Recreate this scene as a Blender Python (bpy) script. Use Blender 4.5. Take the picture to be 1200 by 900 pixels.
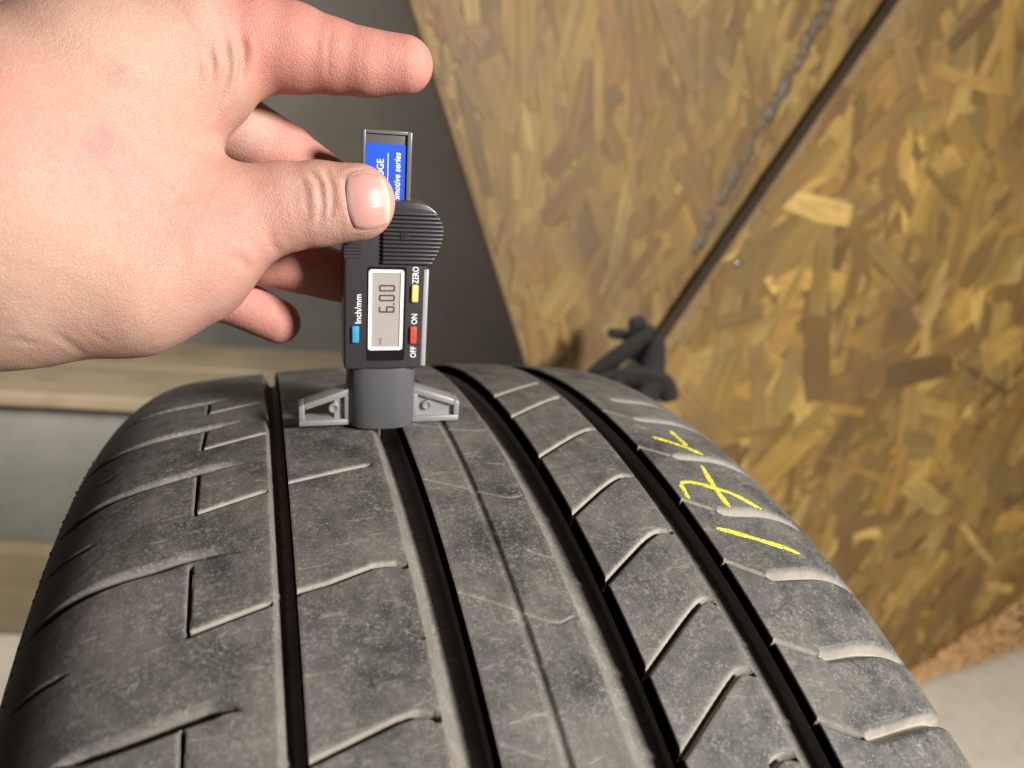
import bpy, bmesh, math, random
import numpy as np
from mathutils import Vector, Matrix

# ------------------------------------------------------------------ camera, light, exposure
for o in list(bpy.data.objects):
    bpy.data.objects.remove(o)
S = bpy.context.scene
COL = S.collection
CAM_P = (-0.069791, -0.269996, 0.741636)
CAM_R, CAM_U, CAM_F = ((0.9468968, -0.3173231, 0.0518897), (0.0384692, 0.2720235, 0.9615214), (0.3192282, 0.9084653, -0.2697854))
cd = bpy.data.cameras.new('camera'); cam = bpy.data.objects.new('camera', cd); COL.objects.link(cam)
cam.matrix_world = Matrix(((CAM_R[0], CAM_U[0], -CAM_F[0], CAM_P[0]),
                           (CAM_R[1], CAM_U[1], -CAM_F[1], CAM_P[1]),
                           (CAM_R[2], CAM_U[2], -CAM_F[2], CAM_P[2]), (0, 0, 0, 1)))
cd.sensor_width = 36; cd.sensor_fit = 'HORIZONTAL'; cd.lens = 25.9204
cd.clip_start = 0.01; cd.clip_end = 100
cd.dof.use_dof = True; cd.dof.focus_distance = 0.206; cd.dof.aperture_fstop = 9.8
S.camera = cam
W = bpy.data.worlds.new('World'); S.world = W; W.use_nodes = True
bg = W.node_tree.nodes['Background']; bg.inputs[0].default_value = (1.0, 0.95, 0.88, 1); bg.inputs[1].default_value = 0.035

def area(name, loc, target, size, energy, color):
    l = bpy.data.lights.new(name, 'AREA'); l.shape = 'DISK'; l.size = size; l.energy = energy; l.color = color
    o = bpy.data.objects.new(name, l); COL.objects.link(o); o.location = loc
    o.rotation_euler = (Vector(target) - Vector(loc)).to_track_quat('-Z', 'Y').to_euler()
    return o
area('key_lamp', (0.60, -0.86, 1.06), (0.05, 0.0, 0.62), 0.20, 29.5, (1.0, 0.965, 0.92))
area('added_back_fill', (-0.62, 0.30, 1.15), (-0.2, 1.6, 0.72), 0.5, 15, (1.0, 0.95, 0.88))  # added unseen fill, aimed to brighten only the background
S.view_settings.view_transform = 'Standard'; S.view_settings.look = 'None'
S.view_settings.exposure = 0.0; S.view_settings.gamma = 1.0
S.view_settings.use_curve_mapping = False
S.render.engine = 'CYCLES'

# ------------------------------------------------------------------ helpers
random.seed(7); rng = np.random.default_rng(11)
def tag(o, label=None, cat=None, group=None, kind=None):
    for k, v in (('label', label), ('category', cat), ('group', group), ('kind', kind)):
        if v: o[k] = v
    return o
def empty(name, loc=(0, 0, 0)):
    o = bpy.data.objects.new(name, None); COL.objects.link(o); o.location = loc; o.empty_display_size = 0.01
    return o
def link(name, me, mat, parent=None, smooth=False):
    o = bpy.data.objects.new(name, me); COL.objects.link(o)
    if mat: me.materials.append(mat)
    if parent: o.parent = parent
    if smooth: me.polygons.foreach_set('use_smooth', [True] * len(me.polygons))
    return o
def bm_obj(name, bm, mat, parent=None, smooth=False, sharp=None):
    bmesh.ops.recalc_face_normals(bm, faces=bm.faces)
    me = bpy.data.meshes.new(name); bm.to_mesh(me); bm.free()
    o = link(name, me, mat, parent, smooth)
    if smooth and sharp: me.set_sharp_from_angle(angle=math.radians(sharp))
    return o
def np_mesh(name, V, Q):
    me = bpy.data.meshes.new(name)
    V = np.ascontiguousarray(V, dtype=np.float32); Q = np.ascontiguousarray(Q, dtype=np.int32)
    n, m, k = len(V), len(Q), Q.shape[1]
    me.vertices.add(n); me.vertices.foreach_set('co', V.ravel())
    me.loops.add(m * k); me.loops.foreach_set('vertex_index', Q.ravel())
    me.polygons.add(m)
    me.polygons.foreach_set('loop_start', np.arange(0, m * k, k, dtype=np.int32))
    me.polygons.foreach_set('use_smooth', np.ones(m, dtype=bool))
    me.update(calc_edges=True)
    return me
def fattr(me, name, vals):
    a = me.attributes.new(name, 'FLOAT', 'POINT'); a.data.foreach_set('value', np.ascontiguousarray(vals, dtype=np.float32).ravel())
def box(x0, x1, y0, y1, z0, z1, bev=0.0, seg=2, bm=None):
    bm2 = bmesh.new()
    r = bmesh.ops.create_cube(bm2, size=1)
    for v in r['verts']:
        v.co = Vector(((x0 + x1) / 2 + v.co.x * (x1 - x0), (y0 + y1) / 2 + v.co.y * (y1 - y0), (z0 + z1) / 2 + v.co.z * (z1 - z0)))
    if bev: bmesh.ops.bevel(bm2, geom=list(bm2.edges), offset=bev, segments=seg, profile=0.5, affect='EDGES')
    return bm2 if bm is None else merge(bm, bm2)
def merge(bm, other):
    me = bpy.data.meshes.new('tmp'); other.to_mesh(me); other.free(); bm.from_mesh(me); bpy.data.meshes.remove(me); return bm
def prism(poly, y0, y1, bev=0.0, seg=2, only_front=False):
    """poly in (x,z), extruded along y from y0 (front) to y1 (back)"""
    bm = bmesh.new()
    f = [bm.verts.new((x, y0, z)) for x, z in poly]; b = [bm.verts.new((x, y1, z)) for x, z in poly]
    n = len(poly)
    bm.faces.new(f); bm.faces.new(b[::-1])
    for i in range(n): bm.faces.new((f[i], b[i], b[(i + 1) % n], f[(i + 1) % n]))
    bmesh.ops.recalc_face_normals(bm, faces=bm.faces)
    if bev:
        es = [e for e in bm.edges if (all(v.co.y == y0 for v in e.verts) if only_front else True)]
        bmesh.ops.bevel(bm, geom=es, offset=bev, segments=seg, profile=0.5, affect='EDGES')
    return bm
def rrect(x0, x1, z0, z1, r, n=5):
    P = []
    for cx, cz, a0 in ((x1 - r, z1 - r, 0), (x0 + r, z1 - r, 90), (x0 + r, z0 + r, 180), (x1 - r, z0 + r, 270)):
        for i in range(n + 1):
            a = math.radians(a0 + 90 * i / n); P.append((cx + r * math.cos(a), cz + r * math.sin(a)))
    return P

class NT:
    def __init__(s, name):
        s.m = bpy.data.materials.new(name); s.m.use_nodes = True; s.t = s.m.node_tree; s.b = s.t.nodes['Principled BSDF']
    def n(s, typ, **kw):
        nd = s.t.nodes.new(typ)
        for k, v in kw.items():
            if k.startswith('i_'): nd.inputs[k[2:].replace('_', ' ')].default_value = v
            else: setattr(nd, k, v)
        return nd
    def l(s, a, b): s.t.links.new(a, b)
    def noise(s, vec, scale, detail=4, rough=0.5, dist=0.0):
        nd = s.n('ShaderNodeTexNoise'); nd.inputs['Scale'].default_value = scale; nd.inputs['Detail'].default_value = detail
        nd.inputs['Roughness'].default_value = rough; nd.inputs['Distortion'].default_value = dist
        if vec is not None: s.l(vec, nd.inputs['Vector'])
        return nd.outputs['Fac']
    def map(s, val, a, b, c=0.0, d=1.0, smooth=False):
        nd = s.n('ShaderNodeMapRange'); nd.inputs[1].default_value = a; nd.inputs[2].default_value = b
        nd.inputs[3].default_value = c; nd.inputs[4].default_value = d
        if smooth: nd.interpolation_type = 'SMOOTHSTEP'
        s.l(val, nd.inputs[0]); return nd.outputs[0]
    def math(s, op, a, b=None):
        nd = s.n('ShaderNodeMath', operation=op)
        for i, x in enumerate((a, b)):
            if x is None: continue
            if isinstance(x, (int, float)): nd.inputs[i].default_value = x
            else: s.l(x, nd.inputs[i])
        return nd.outputs[0]
    def mix(s, fac, a, b, blend='MIX'):
        nd = s.n('ShaderNodeMix', data_type='RGBA', blend_type=blend)
        for i, x in ((0, fac), (6, a), (7, b)):
            if isinstance(x, (int, float)): nd.inputs[i].default_value = x
            elif isinstance(x, tuple): nd.inputs[i].default_value = x if len(x) == 4 else x + (1,)
            else: s.l(x, nd.inputs[i])
        return nd.outputs[2]
    def vec(s, scale=(1, 1, 1), src='Object'):
        tc = s.n('ShaderNodeTexCoord'); mp = s.n('ShaderNodeMapping'); mp.inputs['Scale'].default_value = scale
        s.l(tc.outputs[src], mp.inputs[0]); return mp.outputs[0]
    def attr(s, name, out='Fac'):
        a = s.n('ShaderNodeAttribute', attribute_name=name); return a.outputs[out]
    def bump(s, h, strength, dist):
        nd = s.n('ShaderNodeBump'); nd.inputs['Strength'].default_value = strength; nd.inputs['Distance'].default_value = dist
        s.l(h, nd.inputs['Height']); s.l(nd.outputs[0], s.b.inputs['Normal']); return nd
    def base(s, c):
        if isinstance(c, tuple): s.b.inputs['Base Color'].default_value = c if len(c) == 4 else c + (1,)
        else: s.l(c, s.b.inputs['Base Color'])
    def set(s, **kw):
        for k, v in kw.items(): s.b.inputs[k.replace('_', ' ')].default_value = v
def plain(name, col, rough=0.5, metal=0.0, nscale=0, namt=0.15, bump=0.0, bd=0.0001, spec=0.5):
    t = NT(name); t.set(Roughness=rough, Metallic=metal); t.b.inputs['Specular IOR Level'].default_value = spec
    if nscale:
        f = t.noise(t.vec(), nscale, 5, 0.6)
        t.base(t.mix(f, tuple(c * (1 - namt) for c in col), tuple(min(1, c * (1 + namt)) for c in col)))
        if bump: t.bump(f, bump, bd)
    else: t.base(col)
    return t.m

# ------------------------------------------------------------------ materials
def m_rubber():
    t = NT('rubber'); v = t.vec()
    big = t.noise(v, 28, 5, 0.6); mid = t.noise(v, 150, 6, 0.7, 0.4); fine = t.noise(v, 900, 3, 0.7); spk = t.noise(v, 2100, 2, 0.6)
    s1 = t.noise(t.vec((1.0, 0.10, 0.10)), 520, 4, 0.65, 0.3); s2 = t.noise(t.vec((0.16, 1.0, 1.0)), 330, 3, 0.6, 1.5)
    blot = t.noise(v, 55, 6, 0.75, 0.8)
    dust_or_lit = t.map(t.math('ADD', t.math('MULTIPLY', big, 0.50), t.math('MULTIPLY', blot, 0.65)), 0.42, 0.80)
    col = t.mix(dust_or_lit, (0.034, 0.033, 0.032), (0.172, 0.160, 0.142))
    col = t.mix(t.math('MULTIPLY', t.map(fine, 0.46, 0.70), t.map(mid, 0.42, 0.64, 0.05, 0.8)), col, (0.26, 0.248, 0.225))
    col = t.mix(t.map(spk, 0.635, 0.72, 0, 0.75), col, (0.36, 0.34, 0.30))
    col = t.mix(t.math('MULTIPLY', t.map(s1, 0.58, 0.74, 0, 0.35), t.map(big, 0.40, 0.62)), col, (0.27, 0.245, 0.20))
    col = t.mix(t.math('MULTIPLY', t.map(s2, 0.60, 0.72, 0, 0.75), t.map(blot, 0.42, 0.60)), col, (0.30, 0.275, 0.235))
    col = t.mix(t.math('MULTIPLY', t.attr('groove_dust_lit'), t.map(mid, 0.25, 0.65, 0.55, 1.0)), col, (0.32, 0.285, 0.235))  # dusty grooves, with their lit walls painted paler too
    sm = t.attr('smooth_or_shade')
    col = t.mix(t.math('MULTIPLY', sm, 0.80), col, (0.040, 0.036, 0.034))  # dark smooth sidewall; also shade painted into the grooves' right half
    t.base(col)
    t.l(t.map(fine, 0.3, 0.7, 0.55, 0.75), t.b.inputs['Roughness'])
    t.b.inputs['Specular IOR Level'].default_value = 0.35
    h = t.math('ADD', t.math('MULTIPLY', fine, 0.6), t.math('MULTIPLY', spk, 0.4))
    t.bump(h, 0.35, 0.0004)
    return t.m
M_RUB = m_rubber()
def m_skin():
    t = NT('skin'); v = t.vec()
    n1 = t.noise(v, 38, 4, 0.55); n2 = t.noise(v, 260, 6, 0.65); n3 = t.noise(v, 900, 5, 0.65)
    red = t.attr('flush')
    c = t.mix(t.map(n1, 0.32, 0.68), (0.43, 0.245, 0.182), (0.50, 0.320, 0.245))
    c = t.mix(t.math('MULTIPLY', t.map(n2, 0.42, 0.66), 0.60), c, (0.50, 0.215, 0.170))
    c = t.mix(red, c, (0.54, 0.200, 0.160))
    c = t.mix(t.math('MULTIPLY', t.attr('pale'), 0.5), c, (0.52, 0.36, 0.245))
    c = t.mix(t.math('MULTIPLY', t.attr('spot'), 0.7), c, (0.36, 0.20, 0.17))
    pore = t.noise(v, 1500, 3, 0.7)
    c = t.mix(t.map(pore, 0.55, 0.75, 0, 0.30), c, (0.36, 0.17, 0.13))
    c = t.mix(t.map(pore, 0.22, 0.42, 0.30, 0), c, (0.60, 0.43, 0.35))
    t.base(c)
    t.b.inputs['Subsurface Weight'].default_value = 0.16
    t.b.inputs['Subsurface Radius'].default_value = (1.0, 0.35, 0.18)
    t.b.inputs['Subsurface Scale'].default_value = 0.004
    t.l(t.map(n3, 0.3, 0.7, 0.50, 0.66), t.b.inputs['Roughness'])
    vo = t.n('ShaderNodeTexVoronoi', feature='DISTANCE_TO_EDGE'); vo.inputs['Scale'].default_value = 1300
    t.l(t.vec((1, 1, 1)), vo.inputs['Vector'])
    h = t.math('ADD', t.math('MULTIPLY', t.map(vo.outputs['Distance'], 0.0, 0.18), 0.35), t.math('ADD', t.math('MULTIPLY', n3, 0.6), t.math('MULTIPLY', n2, 1.2)))
    t.bump(h, 0.55, 0.0004)
    return t.m
M_SKIN = m_skin()
M_BLACK = plain('black_plastic', (0.038, 0.036, 0.037), 0.33, 0, 2600, 0.5, 0.25, 0.0001)
M_BLOCK = plain('satin_plastic', (0.088, 0.089, 0.094), 0.36, 0, 2200, 0.4, 0.25, 0.0001)
M_FOOT = plain('grey_metal', (0.34, 0.335, 0.33), 0.38, 0.45, 1500, 0.3, 0.15, 0.0001)
M_STEEL = plain('steel', (0.62, 0.61, 0.58), 0.28, 1.0, 900, 0.1)
M_WHITE = plain('white_print', (0.80, 0.80, 0.80), 0.5, 0, 3000, 0.06)
M_LCD = plain('lcd_glass', (0.36, 0.33, 0.31), 0.30, 0, 700, 0.05)
M_SEG = plain('lcd_segment', (0.055, 0.045, 0.045), 0.4, 0, 3000, 0.2)
M_BLUE = plain('blue_label', (0.010, 0.075, 0.60), 0.40, 0, 1200, 0.10)
M_CYAN = plain('blue_button', (0.035, 0.30, 0.52), 0.42, 0, 2000, 0.1)
M_YEL = plain('yellow_button', (0.80, 0.60, 0.18), 0.45, 0, 2000, 0.08)
M_RED = plain('red_button', (0.72, 0.060, 0.030), 0.42, 0, 2000, 0.1)
M_ACRYL = plain('smoked_acrylic', (0.10, 0.098, 0.092), 0.18, 0, 300, 0.2)
M_RIM = plain('acrylic_rim', (0.13, 0.125, 0.12), 0.25, 0, 500, 0.3)
M_CHALK = plain('yellow_crayon', (0.86, 0.74, 0.05), 0.8, 0, 1500, 0.22, 0.6, 0.0003)
_n = M_CHALK.node_tree; _o = [n for n in _n.nodes if n.type == 'OUTPUT_MATERIAL'][0]; _p = _n.nodes['Principled BSDF']
_x = _n.nodes.new('ShaderNodeMixShader'); _tr = _n.nodes.new('ShaderNodeBsdfTransparent'); _nz = _n.nodes.new('ShaderNodeTexNoise'); _nz.inputs['Scale'].default_value = 1700; _nz.inputs['Detail'].default_value = 3
_tc = _n.nodes.new('ShaderNodeTexCoord'); _mr = _n.nodes.new('ShaderNodeMapRange'); _mr.inputs[1].default_value = 0.36; _mr.inputs[2].default_value = 0.48
_n.links.new(_tc.outputs['Object'], _nz.inputs['Vector']); _n.links.new(_nz.outputs['Fac'], _mr.inputs[0]); _n.links.new(_mr.outputs[0], _x.inputs[0])
_n.links.new(_tr.outputs[0], _x.inputs[1]); _n.links.new(_p.outputs[0], _x.inputs[2]); _n.links.new(_x.outputs[0], _o.inputs['Surface'])
M_DARKSCRAP = plain('dark_scrap', (0.014, 0.013, 0.012), 0.9, 0, 60, 0.5)
def m_nail():
    t = NT('nail'); f = t.noise(t.vec((1, 1, 1)), 400, 3)
    u = t.attr('nail_u')
    c = t.mix(t.map(u, 0.55, 1.0, 0, 1, True), (0.52, 0.265, 0.225), (0.68, 0.56, 0.47))
    c = t.mix(t.map(u, -1.0, -0.62, 1, 0, True), c, (0.60, 0.40, 0.35))
    t.base(t.mix(t.map(f, 0.3, 0.7, 0, 0.25), c, (0.58, 0.36, 0.31))); t.set(Roughness=0.34)
    t.b.inputs['Subsurface Weight'].default_value = 0.15; t.b.inputs['Subsurface Scale'].default_value = 0.002
    w = t.n('ShaderNodeTexNoise'); w.inputs['Scale'].default_value = 1.0
    t.l(t.math('MULTIPLY', t.attr('nail_v'), 16.0), w.inputs['Vector']); t.bump(w.outputs['Fac'], 0.35, 0.0003)
    return t.m
M_NAIL = m_nail()
def m_strand():
    t = NT('wood_strand'); uv = t.n('ShaderNodeAttribute', attribute_name='grain')
    mp = t.n('ShaderNodeMapping'); mp.inputs['Scale'].default_value = (9, 190, 1); t.l(uv.outputs['Vector'], mp.inputs[0])
    g = t.noise(mp.outputs[0], 1.0, 4, 0.6, 0.3)
    mp2 = t.n('ShaderNodeMapping'); mp2.inputs['Scale'].default_value = (22, 120, 1); t.l(uv.outputs['Vector'], mp2.inputs[0])
    g2 = t.noise(mp2.outputs[0], 1.0, 4, 0.6)
    tint = t.attr('tint', 'Color')
    c = t.mix(t.map(g, 0.38, 0.66, 0, 0.75), tint, t.mix(1.0, tint, (0.62, 0.52, 0.40), 'MULTIPLY'))
    c = t.mix(t.map(g2, 0.55, 0.70, 0, 0.7), c, (0.13, 0.085, 0.040))
    dirt = t.noise(t.vec((1, 1, 1)), 7, 5, 0.65)
    c = t.mix(t.map(dirt, 0.46, 0.70, 0, 0.65), c, (0.10, 0.065, 0.034))
    t.base(c); t.set(Roughness=0.62); t.bump(g, 0.5, 0.0006)
    return t.m
M_STRAND = m_strand()
M_OSBCORE = plain('board_core', (0.19, 0.125, 0.050), 0.8, 0, 60, 0.5, 0.6, 0.002)
M_OSBEDGE = plain('board_edge', (0.055, 0.038, 0.022), 0.9, 0, 140, 0.6, 0.8, 0.002)
M_SEAL = plain('grey_sealant', (0.085, 0.062, 0.036), 0.55, 0, 90, 0.5, 0.6, 0.002)
M_CHIP = plain('frayed_chip', (0.62, 0.38, 0.17), 0.75, 0, 120, 0.45)
def m_floor():
    t = NT('concrete'); v = t.vec()
    a = t.noise(v, 3, 6, 0.6); b = t.noise(v, 40, 5, 0.65); c = t.noise(v, 240, 3)
    col = t.mix(t.map(a, 0.3, 0.7), (0.68, 0.62, 0.52), (0.78, 0.72, 0.61))
    col = t.mix(t.map(b, 0.45, 0.7, 0, 0.5), col, (0.50, 0.44, 0.35))
    col = t.mix(t.map(c, 0.68, 0.75, 0, 0.6), col, (0.6, 0.58, 0.52))
    t.base(col); t.set(Roughness=0.75); t.bump(b, 0.3, 0.002); return t.m
M_FLOOR = m_floor()
def m_wall(name, c1, c2, sc):
    t = NT(name); v = t.vec(); a = t.noise(v, sc, 6, 0.6); b = t.noise(v, sc * 9, 5, 0.6)
    col = t.mix(t.map(a, 0.3, 0.7), c1, c2); col = t.mix(t.map(b, 0.5, 0.75, 0, 0.3), col, tuple(x * 0.6 for x in c1))
    t.base(col); t.set(Roughness=0.65); t.bump(b, 0.2, 0.002); return t.m
M_WALL = m_wall('grey_wall', (0.17, 0.165, 0.145), (0.22, 0.21, 0.185), 3)
M_DARK = m_wall('dark_sheet', (0.095, 0.084, 0.072), (0.125, 0.112, 0.096), 4)
M_PANEL = m_wall('grey_panel', (0.20, 0.195, 0.17), (0.27, 0.265, 0.24), 6)
def m_timber(name, c1, c2):
    t = NT(name); g = t.noise(t.vec((2.5, 30, 30)), 2.0, 6, 0.6, 0.5); h = t.noise(t.vec(), 9, 4)
    col = t.mix(t.map(g, 0.3, 0.7), c1, c2); col = t.mix(t.map(h, 0.5, 0.75, 0, 0.5), col, tuple(x * 0.55 for x in c1))
    t.base(col); t.set(Roughness=0.7); t.bump(g, 0.4, 0.002); return t.m
M_TIMBER = m_timber('timber', (0.26, 0.20, 0.125), (0.36, 0.285, 0.185))

# ------------------------------------------------------------------ setting
bm = bmesh.new(); bmesh.ops.create_grid(bm, x_segments=2, y_segments=2, size=4.0)
tag(bm_obj('floor', bm, M_FLOOR), kind='structure')
o = bm_obj('wall', box(-3, 3, 1.55, 1.65, 0.0, 2.4), M_WALL); o.location.z = 0.001; tag(o, kind='structure')

# boards: osb sheets with pressed strands
def inpoly(P, x, z):
    c = False; j = len(P) - 1
    for i in range(len(P)):
        if (P[i][1] > z) != (P[j][1] > z) and x < (P[j][0] - P[i][0]) * (z - P[i][1]) / (P[j][1] - P[i][1]) + P[i][0]: c = not c
        j = i
    return c
TINTS = [(0.30, 0.195, 0.058), (0.34, 0.232, 0.075), (0.27, 0.172, 0.052), (0.40, 0.29, 0.115), (0.235, 0.135, 0.045), (0.27, 0.175, 0.068), (0.32, 0.205, 0.060), (0.30, 0.205, 0.072), (0.28, 0.165, 0.056), (0.20, 0.122, 0.046)]
def strand_geo(cx, cz, L, w, ang, y, rnd):
    """outline of one wood flake, ragged ends; returns verts, faces, grain coords"""
    n = 5; top = []; bot = []
    for i in range(n):
        t = -0.5 + i / (n - 1)
        top.append((t * L + rnd.uniform(-.03, .03) * L, w / 2 * (1 - 0.35 * rnd.random() * (abs(t) > .4)) + rnd.uniform(-.06, .06) * w))
        bot.append((t * L + rnd.uniform(-.03, .03) * L, -w / 2 * (1 - 0.35 * rnd.random() * (abs(t) > .4)) + rnd.uniform(-.06, .06) * w))
    out = bot + top[::-1]; ca, sa = math.cos(ang), math.sin(ang); T = 0.0007
    tx, tz = rnd.uniform(-.004, .004), rnd.uniform(-.012, .012)
    V = []; G = []; off = (rnd.uniform(0, 9), rnd.uniform(0, 9))
    for lay in (0, 1):
        for a, b in out:
            V.append((cx + a * ca - b * sa, y - (T if lay else -0.0008) + a * tx * .2 + b * tz * .2, cz + a * sa + b * ca)); G.append((a + off[0], b + off[1], 0))
    m = len(out); F = [list(range(m, 2 * m))]
    for i in range(m): F.append([i, (i + 1) % m, m + (i + 1) % m, m + i])
    return V, F, G
def strands_mesh(name, items):
    V = []; F = []; G = []; Tn = []
    for (v, f, g, tint) in items:
        b = len(V); V += v; F += [[b + i for i in q] for q in f]; G += g; Tn += [tint + (1.0,)] * len(v)
    me = bpy.data.meshes.new(name); me.from_pydata(V, [], F); me.update()
    a = me.attributes.new('grain', 'FLOAT_VECTOR', 'POINT'); a.data.foreach_set('vector', np.array(G, dtype=np.float32).ravel())
    a = me.attributes.new('tint', 'FLOAT_COLOR', 'POINT'); a.data.foreach_set('color', np.array(Tn, dtype=np.float32).ravel())
    return me
def osb(name, label, poly, loc, rotz, thick, seed, view, nbase, ntop, mean_ang, size=1.0, tone=1.0, spread=(.62, .72, .78, .80, .84, .90), fan=0.75):
    """poly in local (x,z); front face at local y=0 looking to -y; view = (x0,x1,z0,z1) region for strands"""
    rnd = random.Random(seed)
    t = empty(name, loc); t.rotation_euler.z = rotz
    tag(t, label, 'board')
    core = bm_obj('core', prism(poly, 0.0, thick), M_OSBCORE, t)
    core.data.materials.append(M_OSBEDGE)
    for p in core.data.polygons:
        if abs(p.normal.y) < 0.5: p.material_index = 1
    def gen(n, y0, y1, big):
        out = []; k = 0
        while len(out) < n and k < n * 30:
            k += 1
            x = rnd.uniform(view[0], view[1]); z = rnd.uniform(view[2], view[3])
            L = rnd.uniform(0.06, 0.15) * size; w = rnd.choice((rnd.uniform(.007, .016), rnd.uniform(.016, .042), rnd.uniform(.014, .034))) * size
            a = rnd.gauss(mean_ang, fan)
            ca, sa = math.cos(a) * L * .55, math.sin(a) * L * .55
            if not (inpoly(poly, x + ca, z + sa) and inpoly(poly, x - ca, z - sa) and inpoly(poly, x + w * .6, z) and inpoly(poly, x - w * .6, z)): continue
            tint = rnd.choice(TINTS); s = rnd.choice(spread) * rnd.uniform(.92, 1.08) * tone; tint = tuple(min(.8, c * s * k) for c, k in zip(tint, (1.03, .98, .74)))
            y = y0 + (y1 - y0) * len(out) / n
            g = strand_geo(x, z, L, w, a, y, rnd)
            if all(inpoly(poly, q[0], q[2]) for q in g[0]): out.append(g + (tint,))
        return out
    base = gen(nbase, -0.0002, -0.0012, False)
    o = link('pressed_strands', strands_mesh('pressed_strands', base), M_STRAND, t); o['kind'] = 'stuff'
    for it in gen(ntop, -0.0013, -0.0026, True):
        link('wood_strand', strands_mesh('wood_strand', [it]), M_STRAND, t)
    return t
# right sheet: stands on the floor with an obliquely cut left edge
LB = lambda z: -0.95346 + 0.69429 * z
BP = [(LB(0.0), 0.004), (0.9, 0.004), (0.9, 1.5), (LB(1.5), 1.5)]
boardB = osb('strand_board', 'wood strand board with frayed lower edge standing on the pale concrete floor beside the tyre', BP, (0.90184, 0.46923, 0), 0.07924, 0.019, 3, (-0.75, 0.45, 0.01, 1.15), 2200, 300, 1.0, 1.05, 1.20, (.50, .66, .76, .82, .90, 1.12), 0.7)
# frayed lower edge
rnd = random.Random(5); bmf = bmesh.new()
for i in range(1500):
    x = rnd.uniform(-0.16, 0.42); hmax = 0.012 + max(0, (x + 0.03)) * 0.36 + rnd.uniform(-.008, .008)
    z = 0.004 + rnd.random() * max(hmax, .006); L = rnd.uniform(.006, .02); w = rnd.uniform(.0012, .004); a = rnd.uniform(-.6, 1.3); y = -rnd.uniform(.003, .012)
    b2 = bmesh.new(); bmesh.ops.create_cube(b2, size=1)
    for v in b2.verts: v.co = Vector((v.co.x * L, v.co.y * .0016, v.co.z * w))
    b2.transform(Matrix.Translation((x, y, z + .004)) @ Matrix.Rotation(-a, 4, 'Y') @ Matrix.Rotation(rnd.uniform(-.5, .5), 4, 'Z') @ Matrix.Rotation(rnd.uniform(-1, 1), 4, 'X'))
    merge(bmf, b2)
o = bm_obj('frayed_edge', bmf, M_CHIP, boardB); o['kind'] = 'stuff'
o['label'] = 'orange frayed wood fibres along the lower edge'
for sx, sz in [(0.0015, 0.0488), (-0.4689, 0.663)]:
    b2 = bmesh.new(); bmesh.ops.create_cone(b2, cap_ends=True, segments=16, radius1=.0045, radius2=.0035, depth=.0022, matrix=Matrix.Translation((sx, -.0042, sz)) @ Matrix.Rotation(math.pi / 2, 4, 'X'))
    bm_obj('screw_head', b2, M_STEEL, boardB)
# rear sheet
LA = lambda z: -0.48982 + -0.39298 * z
AP = [(LA(0.0), 0.004), (0.8, 0.004), (0.8, 1.5), (LA(1.5), 1.5)]
boardA = osb('strand_board', 'darker wood strand board with slanted side standing behind the frayed board', AP, (0.89931, 0.50113, 0), 0.07924, 0.018, 9, (-0.883, -0.201, 0.467, 1.022), 2400, 300, 1.55, 0.80, 0.95, (.66, .78, .80, .84, .86), 0.42)
bms = bmesh.new(); rnd = random.Random(8)
(sx0, sz0), (sx1, sz1) = [(-0.3605, 0.9521), (-0.5069, 0.6742)]
for i in range(120):
    t = i / 119 + rnd.uniform(-.01, .01); r = rnd.choice((.002, .003, .004, .0065)) * rnd.uniform(.8, 1.2)
    bmesh.ops.create_icosphere(bms, subdivisions=2, radius=r, matrix=Matrix.Translation((sx0 + (sx1 - sx0) * t + rnd.uniform(-.004, .004), -.002, sz0 + (sz1 - sz0) * t)) @ Matrix.Diagonal((1, .45, 1.6, 1)))
bm_obj('sealant_bead', bms, M_SEAL, boardA, True)
# dark slanted sheet
DP = [(0.3653, 0.004), (1.3, 0.004), (1.3, 1.5), (-0.3666, 1.5)]
o = bm_obj('dark_panel', prism(DP, 0.0, 0.012, 0.001, 1), M_DARK); o.location = (0, 0.93, 0)
tag(o, 'dark grey sheet with slanted side standing behind the strand boards', 'panel')
# bench of timber and grey sheet
bench = empty('low_bench', (-0.4877, 0.9670, 0)); bench.rotation_euler.z = math.radians(-19)
tag(bench, 'low bench with wooden plank top, grey side panel and timber skid', 'bench')
bm_obj('plank', box(-0.9, 0.80, -0.006, 0.165, 0.380, 0.402, 0.003), M_TIMBER, bench)
bm_obj('plank', box(-0.9, 0.80, 0.171, 0.34, 0.380, 0.402, 0.003), M_TIMBER, bench)
bm_obj('side_panel', box(-0.88, 0.76, 0.012, 0.03, 0.150, 0.366, 0.002), M_PANEL, bench)
bm_obj('gap_shade', box(-0.88, 0.76, 0.020, 0.06, 0.3665, 0.3795, 0.001), M_DARK, bench)  # dark strip in the gap under the planks, painting its shade
bm_obj('skid', box(-0.92, 0.78, -0.02, 0.08, 0.002, 0.1495, 0.004), M_TIMBER, bench)
bm_obj('back_leg', box(-0.85, -0.77, 0.25, 0.32, 0.002, 0.3795, 0.003), M_TIMBER, bench)
bm_obj('back_leg', box(0.64, 0.72, 0.25, 0.32, 0.002, 0.3795, 0.003), M_TIMBER, bench)

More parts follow.
